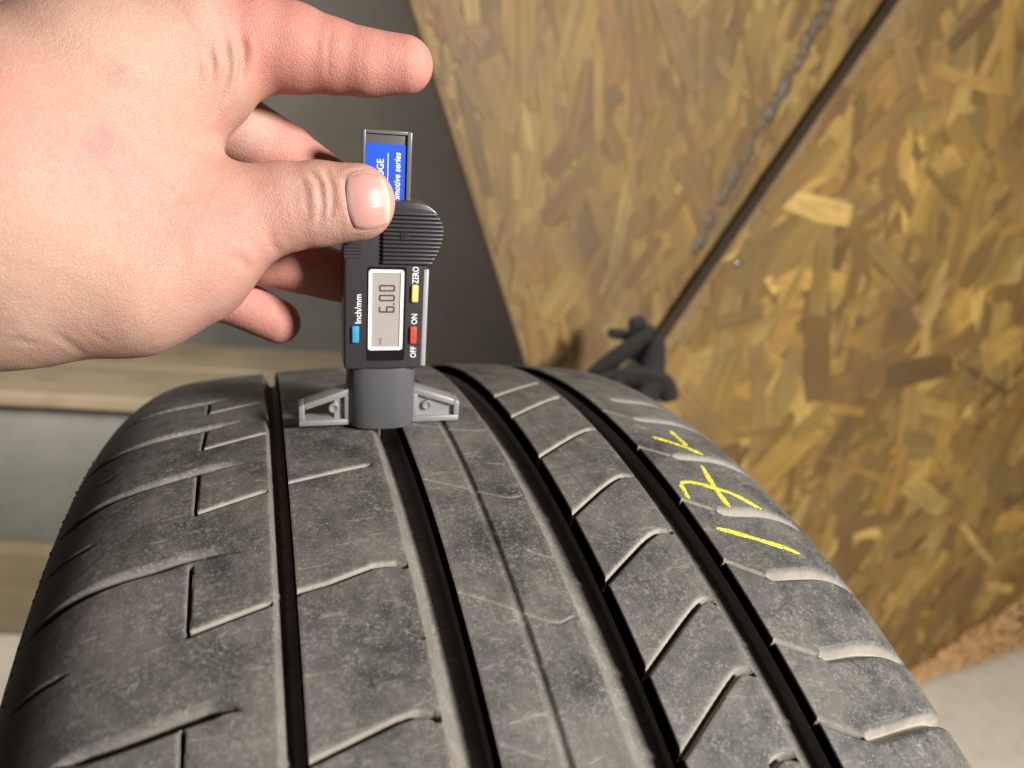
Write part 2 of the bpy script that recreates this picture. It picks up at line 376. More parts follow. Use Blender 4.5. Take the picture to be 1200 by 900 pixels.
# ------------------------------------------------------------------ tyre
R = 0.33; RC = 0.80075; XC = -0.006; AR = 0.082; AL = 0.092; RHO = 0.042; ZC = 0.33
def profile(side, A):
    """points (x, r, nx, nr) from crown apex outward along the tread and shoulder arc"""
    sl = math.atan(A / RC); rA = R - A * A / 2 / RC
    return sl, rA
TD = {'S': [[(-80.3, -15.9), (-93.7, -10.9), (-108.8, -9.1), (-120.3, -16.3)], [(-76.9, 14.2), (-91.8, 18.0), (-106.6, 21.1), (-116.8, 18.9), (-124.3, 15.8), (-128.8, 15.0)], [(-75.8, 47.2), (-81.0, 46.3), (-90.0, 48.1), (-103.1, 52.3), (-114.8, 52.4), (-122.3, 53.1), (-127.8, 50.9)], [(-76.4, 88.7), (-82.4, 86.5), (-91.1, 87.6), (-96.2, 89.3), (-106.6, 90.1), (-117.1, 90.9), (-123.5, 92.2), (-127.1, 93.5)], [(-76.0, 134.1), (-80.6, 132.0), (-88.6, 133.3), (-97.0, 135.0), (-105.3, 135.9), (-113.1, 135.4)]], 'D': [[(-113.3, 36.7), (-120.9, 35.1)], [(-113.4, 71.4), (-120.7, 71.0), (-128.6, 70.1)], [(-113.1, 113.9), (-119.0, 114.1), (-126.5, 115.4)]], 'LL': [[(-89.1, -11.9), (-88.9, 2.3), (-69.9, -4.6)], [(-88.6, 19.4), (-89.1, 34.0), (-69.8, 27.7)], [(-89.2, 50.3), (-89.0, 70.3), (-70.2, 64.2)], [(-88.9, 91.3), (-88.6, 112.5), (-70.2, 107.7)], [(-88.4, 135.7), (-88.2, 143.3)]], 'R1': [[(-64.3, 25.2), (-58.8, 24.7), (-36.3, 14.6)], [(-64.7, 62.1), (-62.5, 61.3), (-40.9, 57.3), (-38.9, 57.7)], [(-64.8, 106.8), (-63.2, 105.6), (-55.9, 104.5), (-44.3, 101.2), (-39.1, 101.4), (-35.9, 103.5)], [(-64.4, 148.4), (-62.5, 147.9), (-55.2, 146.0), (-45.2, 143.3), (-40.6, 142.7), (-37.9, 143.8), (-36.0, 145.7)]], 'RSm': [[(-40.7, 121.6), (-36.2, 124.8)], [(-41.9, 78.9), (-35.8, 81.6)]], 'CS': [[(-25.3, 67.9), (-11.2, 76.2), (-1.4, 81.7), (3.2, 79.9)], [(-25.7, 113.3), (-20.8, 116.0), (-11.7, 121.8), (-3.3, 127.2), (-0.2, 126.2), (2.9, 125.4)], [(-21.9, 32.7), (-8.6, 39.6), (3.0, 41.7)], [(-3.6, 62.6), (3.1, 63.9)], [(-3.8, 102.5), (2.6, 106.9)], [(-25.2, 152.4), (-15.2, 158.1)]], 'T': [[(15.5, 9.1), (41.2, -11.2)], [(15.3, 30.7), (38.1, 12.6), (41.9, 10.4)], [(15.1, 60.6), (40.0, 42.0), (43.4, 42.7)], [(14.9, 90.8), (38.0, 72.8), (43.1, 74.0)], [(15.0, 116.4), (22.3, 111.0), (37.9, 99.7), (42.8, 100.8)], [(15.1, 143.0), (36.9, 127.0), (40.8, 125.3), (43.2, 126.9)], [(15.2, 162.7), (37.3, 147.3), (39.9, 146.3), (43.0, 147.7)], [(35.7, 168.6), (40.1, 166.9), (43.2, 168.2)]], 'U': [[(63.5, 11.9), (75.3, 13.6), (84.5, 16.0), (90.6, 22.2)], [(63.2, 32.4), (79.3, 34.8), (93.2, 39.0)], [(63.9, 62.0), (77.2, 63.4), (85.8, 65.2)], [(63.4, 92.5), (69.6, 93.6), (82.9, 94.1)], [(64.2, 119.9), (77.6, 119.9), (87.2, 119.9)], [(65.0, 145.9), (74.8, 145.8), (85.8, 145.3)], [(64.3, 167.1), (74.8, 166.7), (95.6, 164.7)]], 'UT': [[(54.6, 25.3), (63.2, 32.4)], [(53.9, 55.6), (63.9, 62.0)], [(54.1, 86.7), (63.4, 92.5)], [(54.0, 113.3), (64.2, 119.9)], [(53.9, 140.0), (65.0, 145.9)], [(53.9, 161.2), (64.3, 167.1)]], 'CH': [[(63.2, 48.5), (71.2, 54.0), (77.5, 61.0)], [(73.8, 43.2), (74.2, 55.2)], [(57.8, 78.8), (56.6, 86.8)], [(58.1, 78.4), (62.2, 77.5), (69.6, 81.4), (75.3, 84.7), (78.7, 89.5), (81.4, 92.2)], [(72.3, 68.0), (69.6, 81.4), (69.3, 91.5)], [(58.7, 100.5), (63.9, 102.6), (73.5, 107.5), (82.6, 112.1)]]}
GRO = [(-69.6, -64.0, 6.5), (-35.9, -25.6, 6.5), (3.2, 15.1, 6.5), (43.4, 54.1, 6.5)]
# column positions along the profile: list of (x, r, nx, nr, smooth)
xs = []
x = XC * 1000 - AL * 1000
while x < XC * 1000 + AR * 1000:
    xs.append(x); x += 0.48
for l, r, d in GRO:
    xs = [q for q in xs if not (l - 1.0 < q < l + 2.6 or r - 2.6 < q < r + 1.0)]
    xs += list(np.linspace(l - 1.0, l - .25, 3)) + list(np.linspace(l - .12, l + .6, 8)) + list(np.linspace(l + .8, l + 2.6, 8))
    xs += list(np.linspace(r - 2.6, r - .8, 7)) + list(np.linspace(r - .6, r + .12, 8)) + list(np.linspace(r + .25, r + 1.0, 3))
for c in (-89.0,):
    xs = [q for q in xs if not abs(q - c) < 1.4] + list(np.linspace(c - 1.4, c + 1.4, 15))
xs = sorted(xs)
cols = []
for q in xs:
    X = q / 1000; a = X - XC
    nx, nr = a / RC, 1.0; nn = math.hypot(nx, nr)
    cols.append((X, R - a * a / 2 / RC, nx / nn, nr / nn))
def arc(side, A):
    sl = math.atan(A / RC); rA = R - A * A / 2 / RC; out = []
    n = 75
    for i in range(1, n + 1):
        ph = sl + (math.radians(72) - sl) * i / n
        out.append((XC + side * (A + RHO * (math.sin(ph) - math.sin(sl))), rA - RHO * (math.cos(sl) - math.cos(ph)), side * math.sin(ph), math.cos(ph)))
    return out
cols = arc(-1, AL)[::-1] + cols + arc(1, AR)
cols = np.array(cols)
CX = cols[:, 0] * 1000
# rows: arc length s (mm) round the tyre, fine where it faces the camera
CIRC = 2 * math.pi * R * 1000
rows = np.concatenate([np.arange(-46, 184, 0.26), np.arange(184, 300, 1.0), np.arange(300, CIRC - 46, 7.0)])
def smooth(t): t = np.clip(t, 0, 1); return t * t * (3 - 2 * t)
XX, SS = np.meshgrid(CX.astype(np.float32), rows.astype(np.float32))
DEP = np.zeros_like(XX); DUST_LIT = np.zeros_like(XX)
for l, r, d in GRO:
    t = np.minimum(XX - l, r - XX); wd = r - l
    uL = np.clip((XX - l) / (0.52 * wd), 0, 1); uR = np.clip((r - XX) / 1.5, 0, 1)
    dep = d * np.minimum(1 - (1 - uL) ** 2.2, 1 - (1 - uR) ** 3.0)
    DEP = np.maximum(DEP, np.where(t > 0, dep, 0))
    DUST_LIT = np.maximum(DUST_LIT, np.where(t > 0.0, 0.05 + 0.38 * smooth((r - XX) / wd * 1.6 - 0.45), 0))  # dusty tint, paler on the left slope to paint its lit band
    DUST_LIT = np.maximum(DUST_LIT, np.where((t > -2.2) & (t <= 0), 0.12 * (1 + t / 2.2), 0))
    DEP = np.maximum(DEP, np.where((t > -0.5) & (t <= 0), 0.16 * smooth((t + 0.5) / 0.5) ** 2, 0))
# shallow line in the middle of the centre rib
t = 1.4 - np.abs(XX + 11.6); DEP = np.maximum(DEP, np.where(t > 0, 0.9 * smooth(t / 0.8), 0)); DUST_LIT = np.maximum(DUST_LIT, np.where(t > .9, .10, 0))
def carve(pts, w0, w1, depth, edge, dust_or_lit, taper_in=0.0, taper_out=0.0, xr=None):  # tint after edge: dusty walls, brightened to paint their lit faces
    global DEP, DUST_LIT
    pts = np.array(pts, dtype=np.float32); pad = max(w0, w1) + 1.5
    ci = np.where((CX > pts[:, 0].min() - pad) & (CX < pts[:, 0].max() + pad))[0]
    ri = np.where((rows > pts[:, 1].min() - pad) & (rows < pts[:, 1].max() + pad))[0]
    if not len(ci) or not len(ri): return
    sl_ = np.s_[ri[0]:ri[-1] + 1, ci[0]:ci[-1] + 1]
    X = XX[sl_]; Sg = SS[sl_]
    seg = np.hypot(np.diff(pts[:, 0]), np.diff(pts[:, 1])); tot = seg.sum(); acc = 0.0
    best = np.full(X.shape, 1e9, np.float32); along = np.zeros_like(best)
    for i in range(len(pts) - 1):
        a = pts[i]; b = pts[i + 1]; ab = b - a; L2 = float(ab @ ab) + 1e-9
        tt = np.clip(((X - a[0]) * ab[0] + (Sg - a[1]) * ab[1]) / L2, 0, 1)
        dd = np.hypot(X - a[0] - tt * ab[0], Sg - a[1] - tt * ab[1])
        m = dd < best; best = np.where(m, dd, best); along = np.where(m, acc + tt * seg[i], along); acc += seg[i]
    hw = 0.5 * (w0 + (w1 - w0) * along / tot)
    dm = np.ones_like(hw)
    if taper_in: k = np.clip(along / taper_in, 0, 1); hw = hw * (0.15 + 0.85 * k); dm *= (0.25 + .75 * k)
    if taper_out: k = np.clip((tot - along) / taper_out, 0, 1); hw = hw * (0.3 + 0.7 * k); dm *= k
    t = (hw - best) / edge
    d = depth * dm * smooth(t) + np.minimum(0.35, depth * .2) * dm * smooth((hw + 0.55 - best) / 0.75)
    if xr is not None: d = np.where((X > xr[0]) & (X < xr[1]), d, 0)
    DEP[sl_] = np.maximum(DEP[sl_], d)
    DUST_LIT[sl_] = np.maximum(DUST_LIT[sl_], np.where(t > 0.05, dust_or_lit, 0) * smooth(t * 2))
def dens(p):
    """smooth a polyline by Chaikin corner cutting"""
    p = [tuple(q) for q in p]
    for _ in range(2):
        if len(p) < 3: break
        o = [p[0]]
        for a, b in zip(p, p[1:]):
            o += [tuple(u * .75 + v * .25 for u, v in zip(a, b)), tuple(u * .25 + v * .75 for u, v in zip(a, b))]
        p = o + [p[-1]]
    return p
for p in TD['S']: carve(dens(p), 4.2, 3.4, 4.6, 1.5, 0.42, 7.0, 6.0)
for p in TD['D']: carve(p, 1.5, 1.3, 1.6, 0.6, 0.12, 2.0, 4.0)
for p in TD['LL']: carve(p, 1.25, 1.25, 3.2, 0.42, 0.7)
for p in TD['R1']: carve(p, 1.25, 1.25, 3.0, 0.45, 0.9, 0, 1.5)
for p in TD['RSm']: carve(p, 0.8, 0.9, 1.0, 0.4, 0.35, 1.5)
for p in TD['CS']: carve(dens(p), 1.1, 1.1, 0.25, 0.5, 0.40, 1.0, 1.0)
for p in TD['T']: carve(dens(p), 1.45, 1.35, 3.2, 0.45, 0.95)
def sh(p, a=-.30, b=-.50): return [(x + a, s_ + b) for x, s_ in p]
for p in TD['LL'] + TD['R1']: carve(sh(p, 0, -.55), 1.5, 1.5, 0.9, 0.8, 0.9, 1.0, 1.0)  # pale far bevels: lit sipe walls put into shape and colour
for p in TD['T']: carve(dens(sh(p)), 1.6, 1.6, 1.0, 0.9, 1.0, 0.5, 0.5)
for p in TD['U']: carve(dens(p + [(p[-1][0] + 13, p[-1][1] + (p[-1][1] - p[-2][1]) * .8 + 2)]), 4.0, 4.8, 3.0, 2.2, 1.0, 2.0, 0)
for p in TD['UT']: carve(p, 0.9, 0.9, 1.8, 0.4, 0.6); carve(sh(p, .15, -.45), 1.1, 1.1, 0.6, 0.6, 0.9, 0.5, 0.5)
LW = np.array([0])  # relief wobble: worn, slightly uneven edges
phase = np.sin(XX * 0.9 + np.sin(SS * 0.31) * 2) * np.sin(SS * 0.73 + np.sin(XX * 0.4) * 2)
DEP += (0.03 * phase * (DEP < 0.05)).astype(np.float32)
rr = cols[:, 1][None, :] - DEP / 1000 * cols[:, 3][None, :]
xx = cols[:, 0][None, :] - DEP / 1000 * cols[:, 2][None, :]
th = SS / (R * 1000)
VX = np.stack([np.broadcast_to(xx, th.shape), -rr * np.sin(th), ZC + rr * np.cos(th)], -1)
SMO_SHADE = np.clip((np.abs(CX + 11) - 100) / 10, 0, 1) * np.ones_like(XX)
SMO_SHADE *= (CX < 0)[None, :]
for l, r, d in GRO: SMO_SHADE = np.maximum(SMO_SHADE, np.where((XX > l) & (XX < r), smooth((XX - l) / (r - l) * 2.6 - 1.25), 0))  # shade painted dark into the right half of each main channel
gr = np.roll(VX, -1, 0) - np.roll(VX, 1, 0)
gc = np.empty_like(VX); gc[:, 1:-1] = VX[:, 2:] - VX[:, :-2]; gc[:, 0] = VX[:, 1] - VX[:, 0]; gc[:, -1] = VX[:, -1] - VX[:, -2]
NRM = np.cross(gc, gr); NRM /= np.linalg.norm(NRM, axis=-1, keepdims=True) + 1e-12
NRM *= np.where((NRM * np.stack([0 * th, -np.sin(th), np.cos(th)], -1)).sum(-1, keepdims=True) + 0.2 * np.abs(NRM[..., :1]) < 0, -1, 1)
tyre = empty('tyre', (XC, 0, 0))
tag(tyre, 'worn black car tyre with dusty grooved tread and yellow crayon marks, standing upright', 'tyre')
def grid_part(name, i0, i1, parent):
    V = VX[:, i0:i1 + 1]; nr, nc = V.shape[:2]
    idx = np.arange(nr * nc).reshape(nr, nc); nx_ = np.roll(idx, -1, axis=0)
    Q = np.stack([idx[:, :-1], idx[:, 1:], nx_[:, 1:], nx_[:, :-1]], -1).reshape(-1, 4)[:, ::-1]
    me = np_mesh(name, V.reshape(-1, 3) - np.array([XC, 0, 0]), Q)
    fattr(me, 'groove_dust_lit', DUST_LIT[:, i0:i1 + 1]); fattr(me, 'smooth_or_shade', SMO_SHADE[:, i0:i1 + 1])
    me.normals_split_custom_set_from_vertices(NRM[:, i0:i1 + 1].reshape(-1, 3).astype(np.float32))
    return link(name, me, M_RUB, parent)
mids = [int(np.argmin(np.abs(CX - (l + r) / 2))) for l, r, d in GRO]
cuts = [0] + mids + [len(CX) - 1]
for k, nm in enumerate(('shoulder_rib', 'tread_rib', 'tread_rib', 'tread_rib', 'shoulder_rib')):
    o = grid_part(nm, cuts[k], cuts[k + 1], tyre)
# sidewalls
def sidewall(side):
    e = cols[0] if side < 0 else cols[-1]
    P = [(e[0], e[1])]
    x0, r0 = e[0], e[1]
    ctrl = [(x0, r0), (x0 + side * .004, r0 - .012), (x0 + side * .009, r0 - .035), (x0 + side * .004, r0 - .062), (x0 - side * .012, .236), (x0 - side * .020, .226), (x0 - side * .032, .222)]
    pts = dens(ctrl); n = 360; V = []; 
    for i in range(n):
        a = 2 * math.pi * i / n
        for (px, pr) in pts: V.append((px - XC, -pr * math.sin(a), ZC + pr * math.cos(a)))
    m = len(pts); idx = np.arange(n * m).reshape(n, m); nx_ = np.roll(idx, -1, axis=0)
    Q = np.stack([idx[:, :-1], idx[:, 1:], nx_[:, 1:], nx_[:, :-1]], -1).reshape(-1, 4)
    if side < 0: Q = Q
    else: Q = Q[:, ::-1]
    me = np_mesh('sidewall', np.array(V), Q); fattr(me, 'groove_dust_lit', np.zeros(len(V))); fattr(me, 'smooth_or_shade', np.ones(len(V)) * (1 if side < 0 else 0))
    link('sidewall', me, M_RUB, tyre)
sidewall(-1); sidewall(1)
def inner():
    pts = dens([(-.118, .222), (-.125, .25), (-.105, .305), (-.006, .318), (.093, .305), (.113, .25), (.106, .222)]); n = 240; V = []
    for i in range(n):
        a = 2 * math.pi * i / n
        for (px, pr) in pts: V.append((px - XC, -pr * math.sin(a), ZC + pr * math.cos(a)))
    m = len(pts); idx = np.arange(n * m).reshape(n, m); nx_ = np.roll(idx, -1, axis=0)
    Q = np.stack([idx[:, :-1], idx[:, 1:], nx_[:, 1:], nx_[:, :-1]], -1).reshape(-1, 4)
    me = np_mesh('inner_liner', np.array(V), Q); fattr(me, 'groove_dust_lit', np.zeros(len(V))); fattr(me, 'smooth_or_shade', np.ones(len(V)))
    link('inner_liner', me, M_RUB, tyre)
inner()
def tread_point(xm, sm, off):
    X = xm / 1000; a = abs(X - XC); A = AR if X > XC else AL
    if a < A: r = R - a * a / 2 / RC
    else:
        sl = math.atan(A / RC); r = R - A * A / 2 / RC - RHO * math.cos(sl) + math.sqrt(max(1e-9, RHO ** 2 - (a - A + RHO * math.sin(sl)) ** 2))
    r += off; t = sm / (R * 1000)
    return (X - XC, -r * math.sin(t), ZC + r * math.cos(t))
# moulding nubs along the left shoulder
rnd = random.Random(2); bmn = bmesh.new()
for k in range(46):
    s = -20 + k * 4.4 + rnd.uniform(-1, 1); t = s / 330
    e = cols[12]; c = (e[0] + .0001 - XC, -e[1] * math.sin(t), ZC + e[1] * math.cos(t))
    bmesh.ops.create_icosphere(bmn, subdivisions=1, radius=rnd.uniform(.0003, .0007), matrix=Matrix.Translation(c))
o = bm_obj('mould_nubs', bmn, M_RUB, tyre, True); o['kind'] = 'stuff'
# crayon strokes
for k, pl in enumerate(TD['CH']):
    rnd = random.Random(40 + k); P = dens(pl); pts = []
    for a, b in zip(P, P[1:]):
        L = math.hypot(b[0] - a[0], b[1] - a[1]); m = max(1, int(L / 0.6))
        pts += [(a[0] + (b[0] - a[0]) * i / m, a[1] + (b[1] - a[1]) * i / m) for i in range(m)]
    pts.append(P[-1]); V = []; n = len(pts)
    for i, q in enumerate(pts):
        a = pts[max(0, i - 1)]; b = pts[min(n - 1, i + 1)]; dx, dy = b[0] - a[0], b[1] - a[1]; L = math.hypot(dx, dy) or 1
        e = min(1, (i + .6) / 2.5, (n - i - .4) / 2.5); w = (0.86 + .14 * math.sin(i * .35 + k)) * max(.3, e)
        nx, ny = -dy / L, dx / L
        for f in (-1, -.4, .4, 1):
            j = rnd.uniform(-.10, .10) if abs(f) == 1 else 0
            V.append(tread_point(q[0] + nx * (w * f + j), q[1] + ny * (w * f + j), 0.00007 if abs(f) == 1 else 0.00022))
    idx = np.arange(n * 4).reshape(n, 4); Q = np.stack([idx[:-1, :-1], idx[1:, :-1], idx[1:, 1:], idx[:-1, 1:]], -1).reshape(-1, 4)
    link('crayon_mark', np_mesh('crayon_mark', np.array(V), Q), M_CHALK, tyre)

# ------------------------------------------------------------------ tread depth gauge (local mm: x right, y back, z up)
gauge = empty('depth_gauge'); GM = Matrix(((0.9993908, 0.0348995, 0.0, -0.0318575), (-0.0347646, 0.9955287, -0.0878293, -0.0289821), (-0.0030652, 0.0877758, 0.9961355, 0.6587073), (0, 0, 0, 1)))
gauge.matrix_world = GM
tag(gauge, 'black digital tread depth gauge reading 6.00, standing on the tyre tread', 'depth gauge')
def gp(name, bm, mat, parent=None, smooth=True, sharp=35):
    bmesh.ops.scale(bm, vec=(.001, .001, .001), verts=bm.verts)
    return bm_obj(name, bm, mat, parent or gauge, smooth, sharp)
# base block with faceted, softly rounded front
blk = [(-11.4, 7), (-11.4, -3.0), (-9.6, -5.4), (-6.5, -7.0), (-3, -7.6), (0, -7.75), (3, -7.6), (6.2, -7.0), (8.6, -5.4), (10.4, -3.0), (10.4, 7)]
bm = bmesh.new()
def ring(z, s=1.0): return [bm.verts.new((x * s, y * s, z)) for x, y in blk]
rs = [ring(0.4, .97), ring(0.9), ring(20.9), ring(21.6, .985)]
for a, b in zip(rs, rs[1:]):
    for i in range(len(blk)): bm.faces.new((a[i], a[(i + 1) % len(blk)], b[(i + 1) % len(blk)], b[i]))
bm.faces.new(rs[0][::-1]); bm.faces.new(rs[-1])
gp('base_block', bm, M_BLOCK, sharp=40)
# feet
def foot(side):
    def fx(a): return side * a - 0.5
    xi, xo = 10.2, 26.8
    outer = [(xi, 0.5), (xo, 0.5), (xo, 7.2), (xo - 0.8, 8.4), (xi + .8, 13.6), (xi, 13.6)]
    inner = [(xi + 2.2, 2.6), (xo - 2.0, 2.6), (xo - 2.0, 6.4), (xi + 2.2, 10.8)]
    # rim as a loop of bars plus a recessed web
    bm = bmesh.new()
    bars = [((xi, 0.5), (xo, 0.5), (xo, 2.5), (xi, 2.5)), ((xo - 1.9, 2.5), (xo, 2.5), (xo, 7.6), (xo - 1.9, 8.35)),
            ((xi, 11.2), (xo - 1.9, 6.2), (xo - 1.9, 8.4), (xi, 13.6)), ((xi, 2.5), (xi + 2.0, 2.5), (xi + 2.0, 11.0), (xi, 11.6))]
    for b in bars:
        poly = [(fx(x), z) for x, z in b]
        merge(bm, prism(poly if side > 0 else poly[::-1], -3.2, 3.2, 0.35, 2))
    f = gp('foot', bm, M_FOOT)
    web = [(xi + 1.9, 2.4), (xo - 1.8, 2.4), (xo - 1.8, 6.6), (xi + 1.9, 11.0)] if side > 0 else [(xi + 1.9, 2.4), (xi + 5.2, 2.4), (xi + 5.2, 9.9), (xi + 1.9, 11.0)]
    poly = [(fx(x), z) for x, z in web]
    gp('web', prism(poly if side > 0 else poly[::-1], -1.4, 2.8, 0.1, 1), M_FOOT, f)
    cx = fx(15.6)
    bm = bmesh.new()
    prof = [(1.75, -1.4), (1.75, -2.5), (1.5, -2.8), (1.0, -2.8), (.85, -2.3), (0.0, -2.3)]
    n = 24; rings = [[bm.verts.new((cx + r * math.cos(2 * math.pi * i / n), y, 6.4 + r * math.sin(2 * math.pi * i / n))) for i in range(n)] for r, y in prof[:-1]]
    for a, b in zip(rings, rings[1:]):
        for i in range(n): bm.faces.new((a[i], a[(i + 1) % n], b[(i + 1) % n], b[i]))
    bm.faces.new(rings[-1])
    gp('screw', bm, M_FOOT, f)
foot(-1); foot(1)
# body
body = [(-13.2, 22.4), (-12.5, 21.6), (11.9, 21.6), (12.6, 22.4), (12.6, 55.0), (12.6, 71.5), (10.0, 73.4), (-11.8, 73.4), (-13.2, 72.0)]
gp('body', prism(body, -7.5, 5.2, 0.8, 3), M_BLACK, sharp=30)
gp('edge_highlight', box(11.3, 12.95, -7.75, -6.0, 22.6, 54.6, 0.35, 2), plain('edge_highlight', (0.42, 0.42, 0.42), 0.3, 0.2, 900, .2), sharp=40)  # pale bar: the right bevel's highlight put into the colour
# ribbed thumb grip on the right
bm = bmesh.new()
def rx(z):
    if z > 67: return 5.6 + 11.3 * math.sqrt(max(0, 1 - ((z - 66.5) / 9.2) ** 2))
    return 16.9 - 0.030 * (67 - z) ** 2
z = 56.3; pitch = 1.24
while z < 71.6:
    merge(bm, box(-1.9, rx(z + .6), -8.9, 4.5, z, z + 1.02, 0.48, 3)); z += pitch
core = [(-1.6, 56.4)] + [(rx(56.4 + i * .9) - .75, 56.4 + i * .9) for i in range(17)] + [(-1.6, 70.9)]
merge(bm, prism(core, -8.1, 4.2))
top = [(-1.9, 71.6), (rx(71.7), 71.6)] + [(rx(zz), zz) for zz in (72.5, 73.3, 74.0, 74.6)] + [(8, 75.2), (-1.9, 75.2)]
merge(bm, prism(top, -8.7, 4.5, 0.35, 2))
gp('thumb_grip', bm, M_BLACK, sharp=40)
bm = bmesh.new()
for i, (h, w) in enumerate(((2.6, .34), (2.0, .34), (1.4, .34), (.8, .34))):
    merge(bm, box(3.9 + i * .62 - w / 2, 3.9 + i * .62 + w / 2, -9.15, -8.6, 65.2 - h / 2, 65.2 + h / 2))
gp('arrow_mark', bm, M_BLACK, smooth=False)
bm = bmesh.new()
for i in range(5): merge(bm, box(-13.4, -7.9, -7.8, -7.0, 57.7 + i * 1.0, 58.45 + i * 1.0, 0.2, 1))
gp('side_grip', bm, M_BLACK)
# display
def frame(x0, x1, z0, z1, w, y0, y1, r):
    bm = bmesh.new(); O = rrect(x0, x1, z0, z1, r); I = rrect(x0 + w, x1 - w, z0 + w, z1 - w, max(.15, r - w * .6)); n = len(O)
    a = [bm.verts.new((x, y0, z)) for x, z in O]; b = [bm.verts.new((x, y0, z)) for x, z in I]; c = [bm.verts.new((x, y1, z)) for x, z in O]; d = [bm.verts.new((x, y1, z)) for x, z in I]
    for i in range(n):
        j = (i + 1) % n
        bm.faces.new((a[i], a[j], b[j], b[i])); bm.faces.new((a[i], c[i], c[j], a[j])); bm.faces.new((b[i], b[j], d[j], d[i]))
    return bm
gp('display_window', prism(rrect(-6.1, 5.9, 24.6, 55.2, .7), -7.62, -7.4), plain('gloss_black', (.010, .010, .011), .15, 0, 500, .2))
bez = gp('display_bezel', frame(-5.75, 5.15, 28.3, 54.4, 1.0, -8.0, -7.55, 0.9), M_WHITE)
lcd = gp('display', prism(rrect(-4.8, 4.2, 29.2, 53.5, .3), -7.72, -7.58), M_LCD, smooth=False)
def quad_bm(polys, y):
    bm = bmesh.new()
    for p in polys: bm.faces.new([bm.verts.new((x, y, z)) for x, z in p])
    return bm
SEG = {'6': 'acdefg', '0': 'abcdef'}
def digit(ch, z0, h=5.0, w=2.15, t=.52):
    """seven-segment digit read upwards: glyph up = -x, glyph right = +z"""
    xt = -2.55; out = []
    def P(u, v): return (xt + (1 - v) * h, z0 + u * w)     # u across 0..1, v up 0..1
    tu, tv, g = t / w, t / h, .012
    bars = {'a': (tu * .5, 1 - tv, 1 - tu * .5, 1), 'd': (tu * .5, 0, 1 - tu * .5, tv), 'g': (tu * .5, .5 - tv / 2, 1 - tu * .5, .5 + tv / 2),
            'f': (0, .5 + g, tu, 1 - tv * .5), 'e': (0, tv * .5, tu, .5 - g), 'b': (1 - tu, .5 + g, 1, 1 - tv * .5), 'c': (1 - tu, tv * .5, 1, .5 - g)}
    for s in SEG[ch]:
        u0, v0, u1, v1 = bars[s]; out.append([P(u0, v0), P(u1, v0), P(u1, v1), P(u0, v1)])
    return out
for k, (ch, zz) in enumerate((('6', 40.6), ('0', 44.3), ('0', 47.4))):
    gp('display_digit', quad_bm(digit(ch, zz), -7.74), M_SEG, lcd, smooth=False)
gp('decimal_point', quad_bm([[(1.85, 43.15), (2.45, 43.15), (2.45, 43.75), (1.85, 43.75)]], -7.74), M_SEG, lcd, smooth=False)
# push buttons
for nm, x0, x1, z0, z1, mt in (('blue_button', -10.8, -8.6, 30.9, 36.3, M_CYAN), ('yellow_button', 7.6, 9.7, 44.2, 49.7, M_YEL), ('red_button', 7.5, 9.6, 30.5, 36.0, M_RED)):
    gp(nm, box(x0, x1, -8.5, -7.3, z0, z1, .35, 3), mt)
# printed lettering: read upwards
def text(s, size, x_base, z0, y, mat, parent, align='LEFT', shear=0.0, sx=1.0):
    c = bpy.data.curves.new('txt', 'FONT'); c.body = s; c.size = size; c.align_x = align; c.shear = shear; c.resolution_u = 3
    c.offset = 0.012 * size
    o = bpy.data.objects.new('txt', c); COL.objects.link(o)
    bpy.context.view_layer.update()
    me = bpy.data.meshes.new_from_object(o.evaluated_get(bpy.context.evaluated_depsgraph_get()))
    bpy.data.objects.remove(o)
    # text X -> +z, text Y -> -x, facing -y
    me.transform(Matrix(((0, -1, 0, x_base), (0, 0, -1, y), (sx, 0, 0, z0), (0, 0, 0, 1))))
    me.transform(Matrix.Scale(.001, 4)); me.name = 'lettering'
    return link('lettering', me, mat, parent)
text('Inch/mm', 2.75, -7.9, 36.9, -7.54, M_WHITE, gauge)
text('ZERO', 2.75, 9.7, 50.05, -7.54, M_WHITE, gauge, sx=.76)
text('ON', 2.6, 9.7, 36.7, -7.54, M_WHITE, gauge, sx=.86)
text('OFF', 2.6, 9.7, 25.4, -7.54, M_WHITE, gauge, sx=.86)
text('mm', 1.5, -1.5, 30.0, -7.745, M_SEG, lcd)
# slide blade with blue label
bl = gp('slide_blade', box(-7.4, 6.9, -3.2, 1.6, 60, 94.9, .25, 2), M_ACRYL)
gp('rim', box(-7.5, -6.7, -4.1, -2.9, 74.6, 94.8, .2, 2), M_RIM, bl); gp('rim', box(5.6, 6.95, -4.1, -2.9, 74.6, 94.8, .2, 2), M_RIM, bl)
gp('rim', box(-6.7, 5.6, -4.0, -2.9, 93.9, 94.85, .2, 2), M_RIM, bl)
lab = gp('label', prism([(-6.55, 64), (5.5, 64), (5.5, 91.1), (-6.55, 91.1)], -3.45, -3.15), M_BLUE, bl, smooth=False)
lab['label'] = 'blue printed label with white lettering'
text('GAUGE', 2.9, -1.3, 86.8, -3.48, M_WHITE, lab, 'RIGHT', sx=.9)
text('Automotive series', 2.75, 3.7, 88.8, -3.48, M_WHITE, lab, 'RIGHT', 0.25, sx=.88)
gp('printed_line', quad_bm([[(-.12, 70), (.10, 70), (.10, 88.6), (-.12, 88.6)]], -3.48), M_WHITE, lab, smooth=False)
# probe pin
bm = bmesh.new(); bmesh.ops.create_cone(bm, cap_ends=True, segments=16, radius1=.55, radius2=.9, depth=12, matrix=Matrix.Translation((-0.5, 0.0, -0.2)))
gp('probe_pin', bm, M_STEEL)

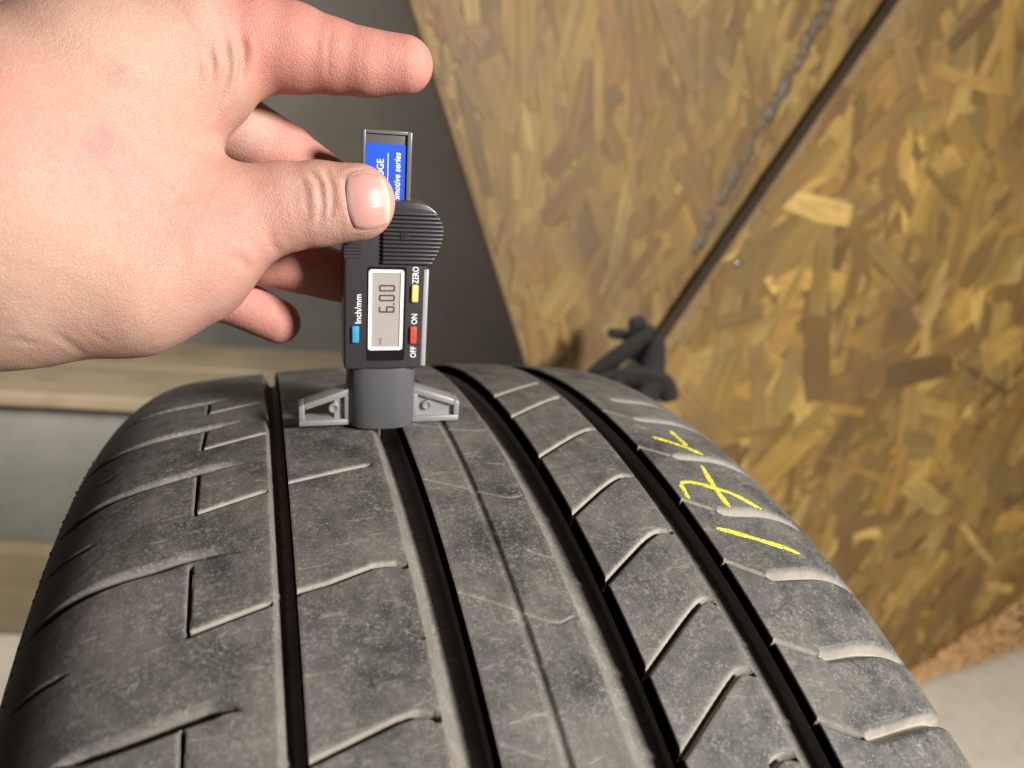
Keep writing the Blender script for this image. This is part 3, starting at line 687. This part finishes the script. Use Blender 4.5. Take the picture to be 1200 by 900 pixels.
# ------------------------------------------------------------------ hand: one continuous surface from a blended distance field (mm)
HAND = {'body': [[(-144.8, -46.83, 707.52, 23), (-129.53, -47.54, 708.36, 21.5), (-103.27, -48.3, 710.92, 21.5), (-90.07, -46.09, 715.45, 19.5)], [(-136.68, -42.76, 738.24, 27), (-127.14, -40.66, 745.48, 26.5), (-107.5, -34.84, 758.66, 25), (-87.24, -29.28, 771.7, 19)], [(-135.76, -43.97, 727.85, 30), (-106.6, -39.51, 736.59, 23), (-94.57, -34.17, 742.86, 13)], [(-93.66, -31.08, 754.35, 13), (-82.57, -33.73, 760.4, 10.2)], [(-82.73, -32.27, 770.67, 10), (-76.95, -34.69, 765.67, 6.5)], [(-131.6, -45.05, 729.12, 34), (-154.77, -47.16, 724.24, 31), (-236.66, -17.68, 708.1, 36)]], 'thumb': [(-91.37, -45.58, 719.33, 18), (-78.58, -44.83, 725.89, 15.5), (-63.01, -46.32, 730.03, 12.6), (-53.29, -48.21, 731.44, 11.9), (-42.65, -51.1, 732.46, 10.9)], 'index': [(-84.98, -28.21, 774.27, 15.5), (-68.07, -30.84, 774.29, 13.6), (-57.74, -33.0, 773.68, 12.1), (-47.75, -35.26, 772.34, 10.2), (-37.91, -37.98, 771.12, 9.1), (-27.46, -40.48, 771.35, 8.2)], 'middle': [(-86.9, -14.68, 758.27, 12), (-61.45, -12.13, 745.05, 10), (-36.54, -17.42, 728.93, 8.5)], 'ring': [(-97.42, -14.18, 725.26, 11), (-67.84, -14.01, 712.65, 9.6), (-37.9, -16.4, 704.8, 8.3)], 'pinky': [(-98.43, -13.34, 712.06, 10), (-81.15, -10.05, 699.09, 8.6), (-64.24, -11.98, 690.39, 7.4)], 'flush': [(-102.66, -65.15, 745.9), (-115.78, -72.27, 746.62), (-82.38, -60.81, 728.59), (-106.56, -63.6, 755.16)], 'pale': [(-117.86, -76.04, 718.84), (-125.49, -68.37, 697.49), (-102.84, -59.37, 765.25), (-110.66, -72.31, 712.53)], 'spot': [(-99.57, -59.49, 760.84), (-102.83, -65.25, 745.88), (-104.85, -67.26, 743.41)], 'origin': (-121.21, -41.89, 726.11)}
CREASE = [([(-55.81, -53.97, 740.46), (-55.22, -54.9, 739.71), (-54.61, -55.68, 738.97), (-54.0, -56.35, 738.23), (-53.39, -56.93, 737.49), (-53.25, -57.72, 735.95), (-53.1, -58.3, 734.41), (-52.93, -58.68, 732.87), (-52.75, -58.89, 731.31), (-53.0, -58.87, 729.94), (-53.24, -58.72, 728.56), (-53.46, -58.41, 727.17), (-53.68, -57.93, 725.75)], 0.55, 0.9), ([(-51.68, -53.49, 741.57), (-51.37, -54.99, 740.36), (-51.04, -56.13, 739.16), (-50.68, -57.03, 737.96), (-50.31, -57.76, 736.76), (-50.33, -58.33, 735.43), (-50.33, -58.75, 734.1), (-50.32, -59.02, 732.76), (-50.29, -59.16, 731.41), (-50.59, -59.14, 730.27), (-50.88, -59.02, 729.12), (-51.16, -58.81, 727.95), (-51.43, -58.49, 726.78)], 0.42, 0.8), ([(-58.11, -54.38, 739.23), (-57.85, -55.35, 738.14), (-57.59, -56.14, 737.05), (-57.32, -56.79, 735.97), (-57.04, -57.31, 734.88), (-56.99, -57.75, 733.5), (-56.93, -58.04, 732.12), (-56.86, -58.19, 730.72), (-56.78, -58.2, 729.32)], 0.22, 0.9), ([(-48.66, -43.72, 778.58), (-48.95, -44.69, 776.91), (-49.2, -45.28, 775.29), (-49.42, -45.58, 773.73), (-49.61, -45.64, 772.19), (-49.57, -45.44, 770.27), (-49.49, -44.88, 768.38), (-49.37, -43.9, 766.52), (-49.21, -42.36, 764.68)], 0.26, 0.6), ([(-47.56, -44.02, 778.22), (-47.78, -44.95, 776.56), (-47.97, -45.5, 774.96), (-48.13, -45.78, 773.4), (-48.27, -45.82, 771.87), (-48.21, -45.64, 770.27), (-48.14, -45.21, 768.69), (-48.03, -44.5, 767.13), (-47.89, -43.45, 765.58)], 0.1, 0.6), ([(-39.68, -45.79, 776.19), (-39.97, -46.6, 774.48), (-40.2, -47.01, 772.83), (-40.39, -47.12, 771.21), (-40.55, -46.96, 769.63), (-40.34, -46.66, 768.2), (-40.1, -46.12, 766.78), (-39.81, -45.28, 765.39), (-39.47, -44.04, 764.01)], 0.07, 0.7), ([(-71.92, -44.89, 774.69), (-71.78, -45.06, 773.03), (-71.64, -45.1, 771.37), (-71.5, -45.03, 769.72), (-71.36, -44.85, 768.07), (-71.7, -44.83, 766.35), (-72.05, -44.81, 764.62), (-72.4, -44.74, 762.89), (-72.75, -44.51, 761.17)], 1.0, 1.2), ([(-76.14, -46.22, 773.65), (-75.92, -46.47, 771.58), (-75.7, -46.7, 769.51), (-75.48, -46.8, 767.45), (-75.27, -46.73, 765.39), (-75.88, -46.83, 763.65), (-76.49, -46.78, 761.92), (-77.11, -46.69, 760.19), (-77.73, -46.52, 758.45), (-78.34, -46.36, 757.03), (-78.95, -46.17, 755.61), (-79.57, -45.95, 754.18), (-80.18, -45.76, 752.75)], 0.8, 1.2), ([(-79.56, -47.99, 769.99), (-79.46, -48.1, 767.95), (-79.35, -48.22, 765.89), (-79.26, -48.17, 763.84), (-79.17, -47.93, 761.79), (-79.59, -47.81, 760.04), (-80.0, -47.63, 758.29), (-80.42, -47.37, 756.53), (-80.85, -47.07, 754.76)], 0.6, 1.1), ([(-82.93, -49.45, 766.43), (-82.74, -49.47, 764.41), (-82.56, -49.37, 762.39), (-82.39, -49.13, 760.36), (-82.22, -48.77, 758.33), (-82.32, -48.55, 756.77), (-82.43, -48.28, 755.2), (-82.53, -48.0, 753.63), (-82.64, -47.76, 752.04)], 0.3, 1.2), ([(-118.06, -68.51, 699.92), (-117.23, -67.59, 698.8), (-116.41, -66.61, 697.66), (-115.59, -65.52, 696.49), (-114.78, -64.3, 695.26), (-114.46, -63.44, 694.45), (-114.16, -62.45, 693.6), (-113.89, -61.28, 692.7), (-113.68, -59.83, 691.73)], 0.22, 1.1), ([(-110.0, -67.61, 699.6), (-109.24, -67.05, 698.71), (-108.49, -66.44, 697.8), (-107.73, -65.76, 696.87), (-106.98, -65.0, 695.92)], 0.14, 1.1), ([(-126.19, -68.87, 698.04), (-125.04, -68.38, 697.59), (-123.89, -67.85, 697.13), (-122.73, -67.27, 696.66), (-121.6, -66.58, 696.16)], 0.2, 1.3), ([(-72.07, -56.78, 713.28), (-72.52, -57.61, 714.08), (-72.97, -58.31, 714.85), (-73.42, -58.9, 715.6), (-73.86, -59.41, 716.34), (-74.68, -60.09, 716.75), (-75.5, -60.71, 717.14), (-76.32, -61.27, 717.53), (-77.12, -61.78, 717.91)], 0.45, 1.4), ([(-64.73, -53.28, 718.1), (-65.12, -54.25, 718.89), (-65.51, -54.99, 719.66), (-65.89, -55.58, 720.41), (-66.26, -56.06, 721.13), (-66.35, -56.41, 721.97), (-66.44, -56.69, 722.79), (-66.52, -56.92, 723.6), (-66.61, -57.1, 724.41)], 0.3, 1.2), ([(-46.53, -56.65, 739.61), (-46.46, -57.5, 738.56), (-46.37, -58.19, 737.51), (-46.27, -58.74, 736.47), (-46.16, -59.18, 735.42), (-46.03, -59.53, 734.31), (-45.9, -59.78, 733.19), (-45.76, -59.93, 732.08), (-45.6, -59.98, 730.95), (-45.31, -59.92, 729.65), (-45.01, -59.7, 728.33), (-44.68, -59.3, 726.99), (-44.32, -58.65, 725.62)], 0.5, 0.8), ([(-46.53, -56.65, 739.61), (-46.04, -56.44, 739.97), (-45.55, -56.2, 740.33), (-45.06, -55.93, 740.69), (-44.56, -55.64, 741.05), (-43.64, -55.73, 741.22), (-42.71, -55.69, 741.38), (-41.76, -55.53, 741.54), (-40.78, -55.19, 741.7)], 0.25, 0.6), ([(-44.07, -58.53, 725.38), (-43.28, -58.73, 725.48), (-42.48, -58.86, 725.57), (-41.66, -58.93, 725.65), (-40.84, -58.91, 725.73), (-40.03, -59.02, 726.12), (-39.21, -59.03, 726.49), (-38.37, -58.95, 726.86), (-37.51, -58.75, 727.22)], 0.3, 0.6)]
def sdf_chain(P, pts, k, flat=None):
    d = None
    for a, b in zip(pts, pts[1:]):
        A = np.array(a[:3], np.float32); B = np.array(b[:3], np.float32); ab = B - A
        t = np.clip(((P - A) @ ab) / float(ab @ ab), 0, 1)
        q = P - A - t[:, None] * ab
        if flat is not None:
            w = q @ flat[0]; q = q + (w * (1 / flat[1] - 1))[:, None] * flat[0]
        dd = np.sqrt((q * q).sum(1)) - (a[3] + (b[3] - a[3]) * t)
        d = dd if d is None else smin(d, dd, k)
    return d
def smin(a, b, k):
    h = np.clip(0.5 + 0.5 * (b - a) / k, 0, 1)
    return b * (1 - h) + a * h - k * h * (1 - h)
VDIR = np.array((0.319228, 0.908465, -0.269785), np.float32)
def hand_sdf(P):
    P = P.astype(np.float32)
    body = None
    for ch in HAND['body']:
        d = sdf_chain(P, ch, 4.0); body = d if body is None else smin(body, d, 12.0)
    out = body
    for nm, k in (('thumb', 9.0), ('index', 4.0), ('middle', 5.0), ('ring', 5.0), ('pinky', 5.0)):
        f = sdf_chain(P, HAND[nm], 1.5, (VDIR, 0.84) if nm == 'thumb' else None)
        out = np.minimum(out, smin(body, f, k))
    return out
def surface_nets(lo, hi, h):
    n = np.ceil((np.array(hi) - lo) / h).astype(int) + 2
    n = ((n + 7) // 8) * 8
    F = np.full(n, 50.0, np.float32); nb = n // 8
    bi = np.stack(np.meshgrid(*[np.arange(k) for k in nb], indexing='ij'), -1).reshape(-1, 3)
    ctr = np.array(lo) + (bi * 8 + 3.5) * h
    dc = hand_sdf(ctr); act = bi[np.abs(dc) < 8 * h * 0.95 + 4.0]
    F.reshape(-1)[:] = np.repeat(np.repeat(np.repeat(dc.reshape(nb), 8, 0), 8, 1), 8, 2).reshape(-1)
    loc = np.stack(np.meshgrid(*[np.arange(8)] * 3, indexing='ij'), -1).reshape(-1, 3)
    for s in range(0, len(act), 600):
        ii = (act[s:s + 600, None, :] * 8 + loc[None]).reshape(-1, 3)
        F[ii[:, 0], ii[:, 1], ii[:, 2]] = hand_sdf(np.array(lo) + ii * h)
    neg = F < 0
    cnt = np.zeros(n - 1, np.int8)
    corners = [(a, b, c) for a in (0, 1) for b in (0, 1) for c in (0, 1)]
    sl = lambda o: tuple(slice(o[i], n[i] - 1 + o[i]) for i in range(3))
    for c in corners: cnt += neg[sl(c)]
    cell = np.argwhere((cnt > 0) & (cnt < 8)); cid = np.full(n - 1, -1, np.int64); cid[cell[:, 0], cell[:, 1], cell[:, 2]] = np.arange(len(cell))
    V = np.zeros((len(cell), 3)); w = np.zeros(len(cell))
    for a in corners:
        for ax in range(3):
            if a[ax]: continue
            b = list(a); b[ax] = 1
            fa = F[tuple((cell + a).T)]; fb = F[tuple((cell + b).T)]; m = (fa < 0) != (fb < 0)
            t = fa / np.where(m, fa - fb, 1)
            p = cell + np.array(a, float); p[:, ax] += t
            V[m] += p[m]; w[m] += 1
    V = V / w[:, None]
    Q = []
    for ax in range(3):
        o = [0, 0, 0]; o[ax] = 1
        A = neg[tuple(slice(1, n[i] - 1) for i in range(3))]; B = neg[tuple(slice(1 + o[i], n[i] - 1 + o[i]) for i in range(3))]
        e = np.argwhere(A != B) + 1
        e = e[(e < n - 1).all(1)]
        u, v = (ax + 1) % 3, (ax + 2) % 3
        du = np.zeros(3, int); du[u] = 1; dv = np.zeros(3, int); dv[v] = 1
        q = np.stack([cid[tuple((e - du - dv).T)], cid[tuple((e - dv).T)], cid[tuple(e.T)], cid[tuple((e - du).T)]], -1)
        flip = ~neg[tuple(e.T)]; q[flip] = q[flip][:, ::-1]
        Q.append(q)
    Q = np.concatenate(Q); Q = Q[(Q >= 0).all(1)]
    return np.array(lo) + V * h, Q
def grad(P, e=0.3):
    g = np.stack([hand_sdf(P + np.eye(3)[i] * e) - hand_sdf(P - np.eye(3)[i] * e) for i in range(3)], -1)
    return g / (np.linalg.norm(g, axis=1, keepdims=True) + 1e-9)
allp = np.array([q for ch in HAND['body'] for q in ch] + [q for nm in ('thumb', 'index', 'middle', 'ring', 'pinky') for q in HAND[nm]])
lo = (allp[:, :3] - allp[:, 3:]).min(0) - 4; hi = (allp[:, :3] + allp[:, 3:]).max(0) + 4
HV, HQ = surface_nets(lo, hi, 0.8)
for _ in range(2):
    HV = HV - grad(HV) * np.clip(hand_sdf(HV), -0.6, 0.6)[:, None]
HN = grad(HV)
# skin folds and swellings, pressed in along the normal
def poly_dist(P, pl):
    d = np.full(len(P), 1e9); al = np.zeros(len(P)); acc = 0
    for a, b in zip(pl, pl[1:]):
        a = np.array(a); b = np.array(b); ab = b - a; L = np.linalg.norm(ab); t = np.clip((P - a) @ ab / (L * L + 1e-9), 0, 1)
        dd = np.linalg.norm(P - a - t[:, None] * ab, axis=1); m = dd < d; d = np.where(m, dd, d); al = np.where(m, acc + t * L, al); acc += L
    return d, al / max(acc, 1e-6)
disp = np.zeros(len(HV))
for pl, dep, wd in CREASE:
    d, al = poly_dist(HV, pl); fade = np.clip(np.minimum(al, 1 - al) * 5, 0, 1) * .8 + .2
    disp -= dep * fade * (np.exp(-(d / wd) ** 2) - 0.35 * np.exp(-((d - 2.0 * wd) / wd) ** 2))
disp += 0.05 * np.sin(HV[:, 0] * .55 + 2 * np.sin(HV[:, 2] * .21)) * np.sin(HV[:, 2] * .47 + 1.5 * np.sin(HV[:, 1] * .3))
HV = HV + HN * disp[:, None]
HO = np.array(HAND['origin'])
me = np_mesh('hand', (HV - HO) / 1000, HQ)
def near(pts, r):
    out = np.zeros(len(HV))
    for p in pts: out = np.maximum(out, np.exp(-(np.linalg.norm(HV - np.array(p[:3]), axis=1) / r) ** 2))
    return out
fl = np.zeros(len(HV))
for nm, a in (('index', .70), ('middle', .60), ('ring', .72), ('pinky', .62)):
    d = np.abs(sdf_chain(HV.astype(np.float32), HAND[nm][1:], 1.5)); fl = np.maximum(fl, a * np.exp(-(d / 3.0) ** 2))
fl = np.maximum(fl, .42 * near(HAND['thumb'][:2], 24)); fl = np.maximum(fl, .30 * near(HAND['thumb'][-1:], 13))
fl = np.maximum(fl, 0.50 * near(HAND['flush'], 15))
fattr(me, 'flush', fl); fattr(me, 'pale', near(HAND['pale'], 20) * .8); fattr(me, 'spot', near(HAND['spot'], 3.0))
hand = link('hand', me, M_SKIN); hand.location = HO / 1000
tag(hand, 'bare hand pinching the digital depth gauge between thumb and fingers, one finger pointing out', 'hand')
# thumb nail laid on the thumb
NC, NX, NY, NZ = [np.array(q) for q in [(-40.5765, -60.4337, 733.2084), (5.5474, -1.7591, 0.6404), (0.6903, -2.4959, -7.5877), (0.138, 0.9896, -0.0398)]]
nu, nv = 21, 27; P0 = []; UU = []; VV = []
for i in range(nu):
    for j in range(nv):
        a = -1 + 2 * i / (nu - 1); b = -1 + 2 * j / (nv - 1)
        # superelliptic disc mapping
        ra = a * math.sqrt(1 - 0.30 * b * b); rb = b * math.sqrt(1 - (0.42 if a > 0 else 0.22) * a * a)
        P0.append(NC + NX * ra + NY * rb); UU.append(a); VV.append(b)
P0 = np.array(P0) - NZ * 25
T = np.zeros(len(P0))
for _ in range(60): T += np.clip(hand_sdf(P0 + NZ * T[:, None]), -2, 4) * .8
PN = P0 + NZ * T[:, None]; GN = grad(PN); UU = np.array(UU); VV = np.array(VV)
edge = np.maximum(np.abs(UU), np.abs(VV))
lift = np.where(edge > .99, -0.05, np.where(edge > .88, 0.25, 0.42)) + np.where(UU > .6, .35 * (UU - .6), 0)
PN = PN + GN * lift[:, None]
idx = np.arange(nu * nv).reshape(nu, nv); Q = np.stack([idx[:-1, :-1], idx[1:, :-1], idx[1:, 1:], idx[:-1, 1:]], -1).reshape(-1, 4)
mn = np_mesh('thumb_nail', (PN - HO) / 1000, Q); fattr(mn, 'nail_u', UU); fattr(mn, 'nail_v', VV)
nl = link('thumb_nail', mn, M_NAIL, hand); nl['label'] = 'short thumb nail with pale free edge'

# ------------------------------------------------------------------ dark scraps caught between the boards
def strip(pts, w, tw, name, parent):
    bm = bmesh.new(); prev = None; n = len(pts)
    for i, p in enumerate(pts):
        p = Vector(p); d = (Vector(pts[min(n - 1, i + 1)]) - Vector(pts[max(0, i - 1)])).normalized()
        a = d.cross(Vector((0, 1, 0))).normalized(); b = d.cross(a); k = tw[0] + (tw[1] - tw[0]) * i / (n - 1)
        u = a * math.cos(k) + b * math.sin(k); v = d.cross(u); ww = w * (0.55 + .45 * math.sin(math.pi * (i + .6) / n))
        r = [bm.verts.new(p + u * ww * s + v * .0035 * q) for s, q in ((-1, 0), (-.3, 1), (.4, .6), (1, 0), (.4, -.6), (-.3, -1))]
        if prev:
            for j in range(6): bm.faces.new((prev[j], prev[(j + 1) % 6], r[(j + 1) % 6], r[j]))
        else: bm.faces.new(r)
        prev = r
    bm.faces.new(prev)
    return bm_obj(name, bm, M_DARKSCRAP, parent, True)
SCR = {'o': (0.2724, 0.3437, 0.5629), 's': [([(0.2291, 0.357, 0.5566), (0.2489, 0.3461, 0.5801), (0.2727, 0.3427, 0.597), (0.2873, 0.3465, 0.6085)], 0.012, (0, 0.6)), ([(0.277, 0.3634, 0.6162), (0.2778, 0.3532, 0.6013), (0.2785, 0.3464, 0.5791), (0.2691, 0.3378, 0.5389)], 0.011, (0.3, 1.2)), ([(0.2526, 0.3725, 0.5993), (0.2684, 0.3613, 0.5989), (0.2855, 0.3492, 0.597)], 0.006, (0, 0.4)), ([(0.2287, 0.3459, 0.5555), (0.2552, 0.3291, 0.5675), (0.2881, 0.322, 0.564), (0.2976, 0.3181, 0.5436)], 0.014, (0.2, 0.9)), ([(0.2882, 0.3376, 0.5979), (0.2809, 0.3279, 0.5753), (0.2761, 0.3226, 0.5517), (0.2657, 0.3218, 0.5183)], 0.012, (1.0, 0.2)), ([(0.2435, 0.3363, 0.5406), (0.2474, 0.3306, 0.5632), (0.2657, 0.3342, 0.5784)], 0.008, (0.5, 0.1))]}
sc = empty('rag_bundle', SCR['o'])
tag(sc, 'dark crumpled strap bundle wedged between the strand boards behind the tyre', 'strap')
for pl, w, tw in SCR['s']:
    P = dens(pl); strip([tuple(np.array(q) - np.array(SCR['o'])) for q in P], w, tw, 'strap_loop', sc)
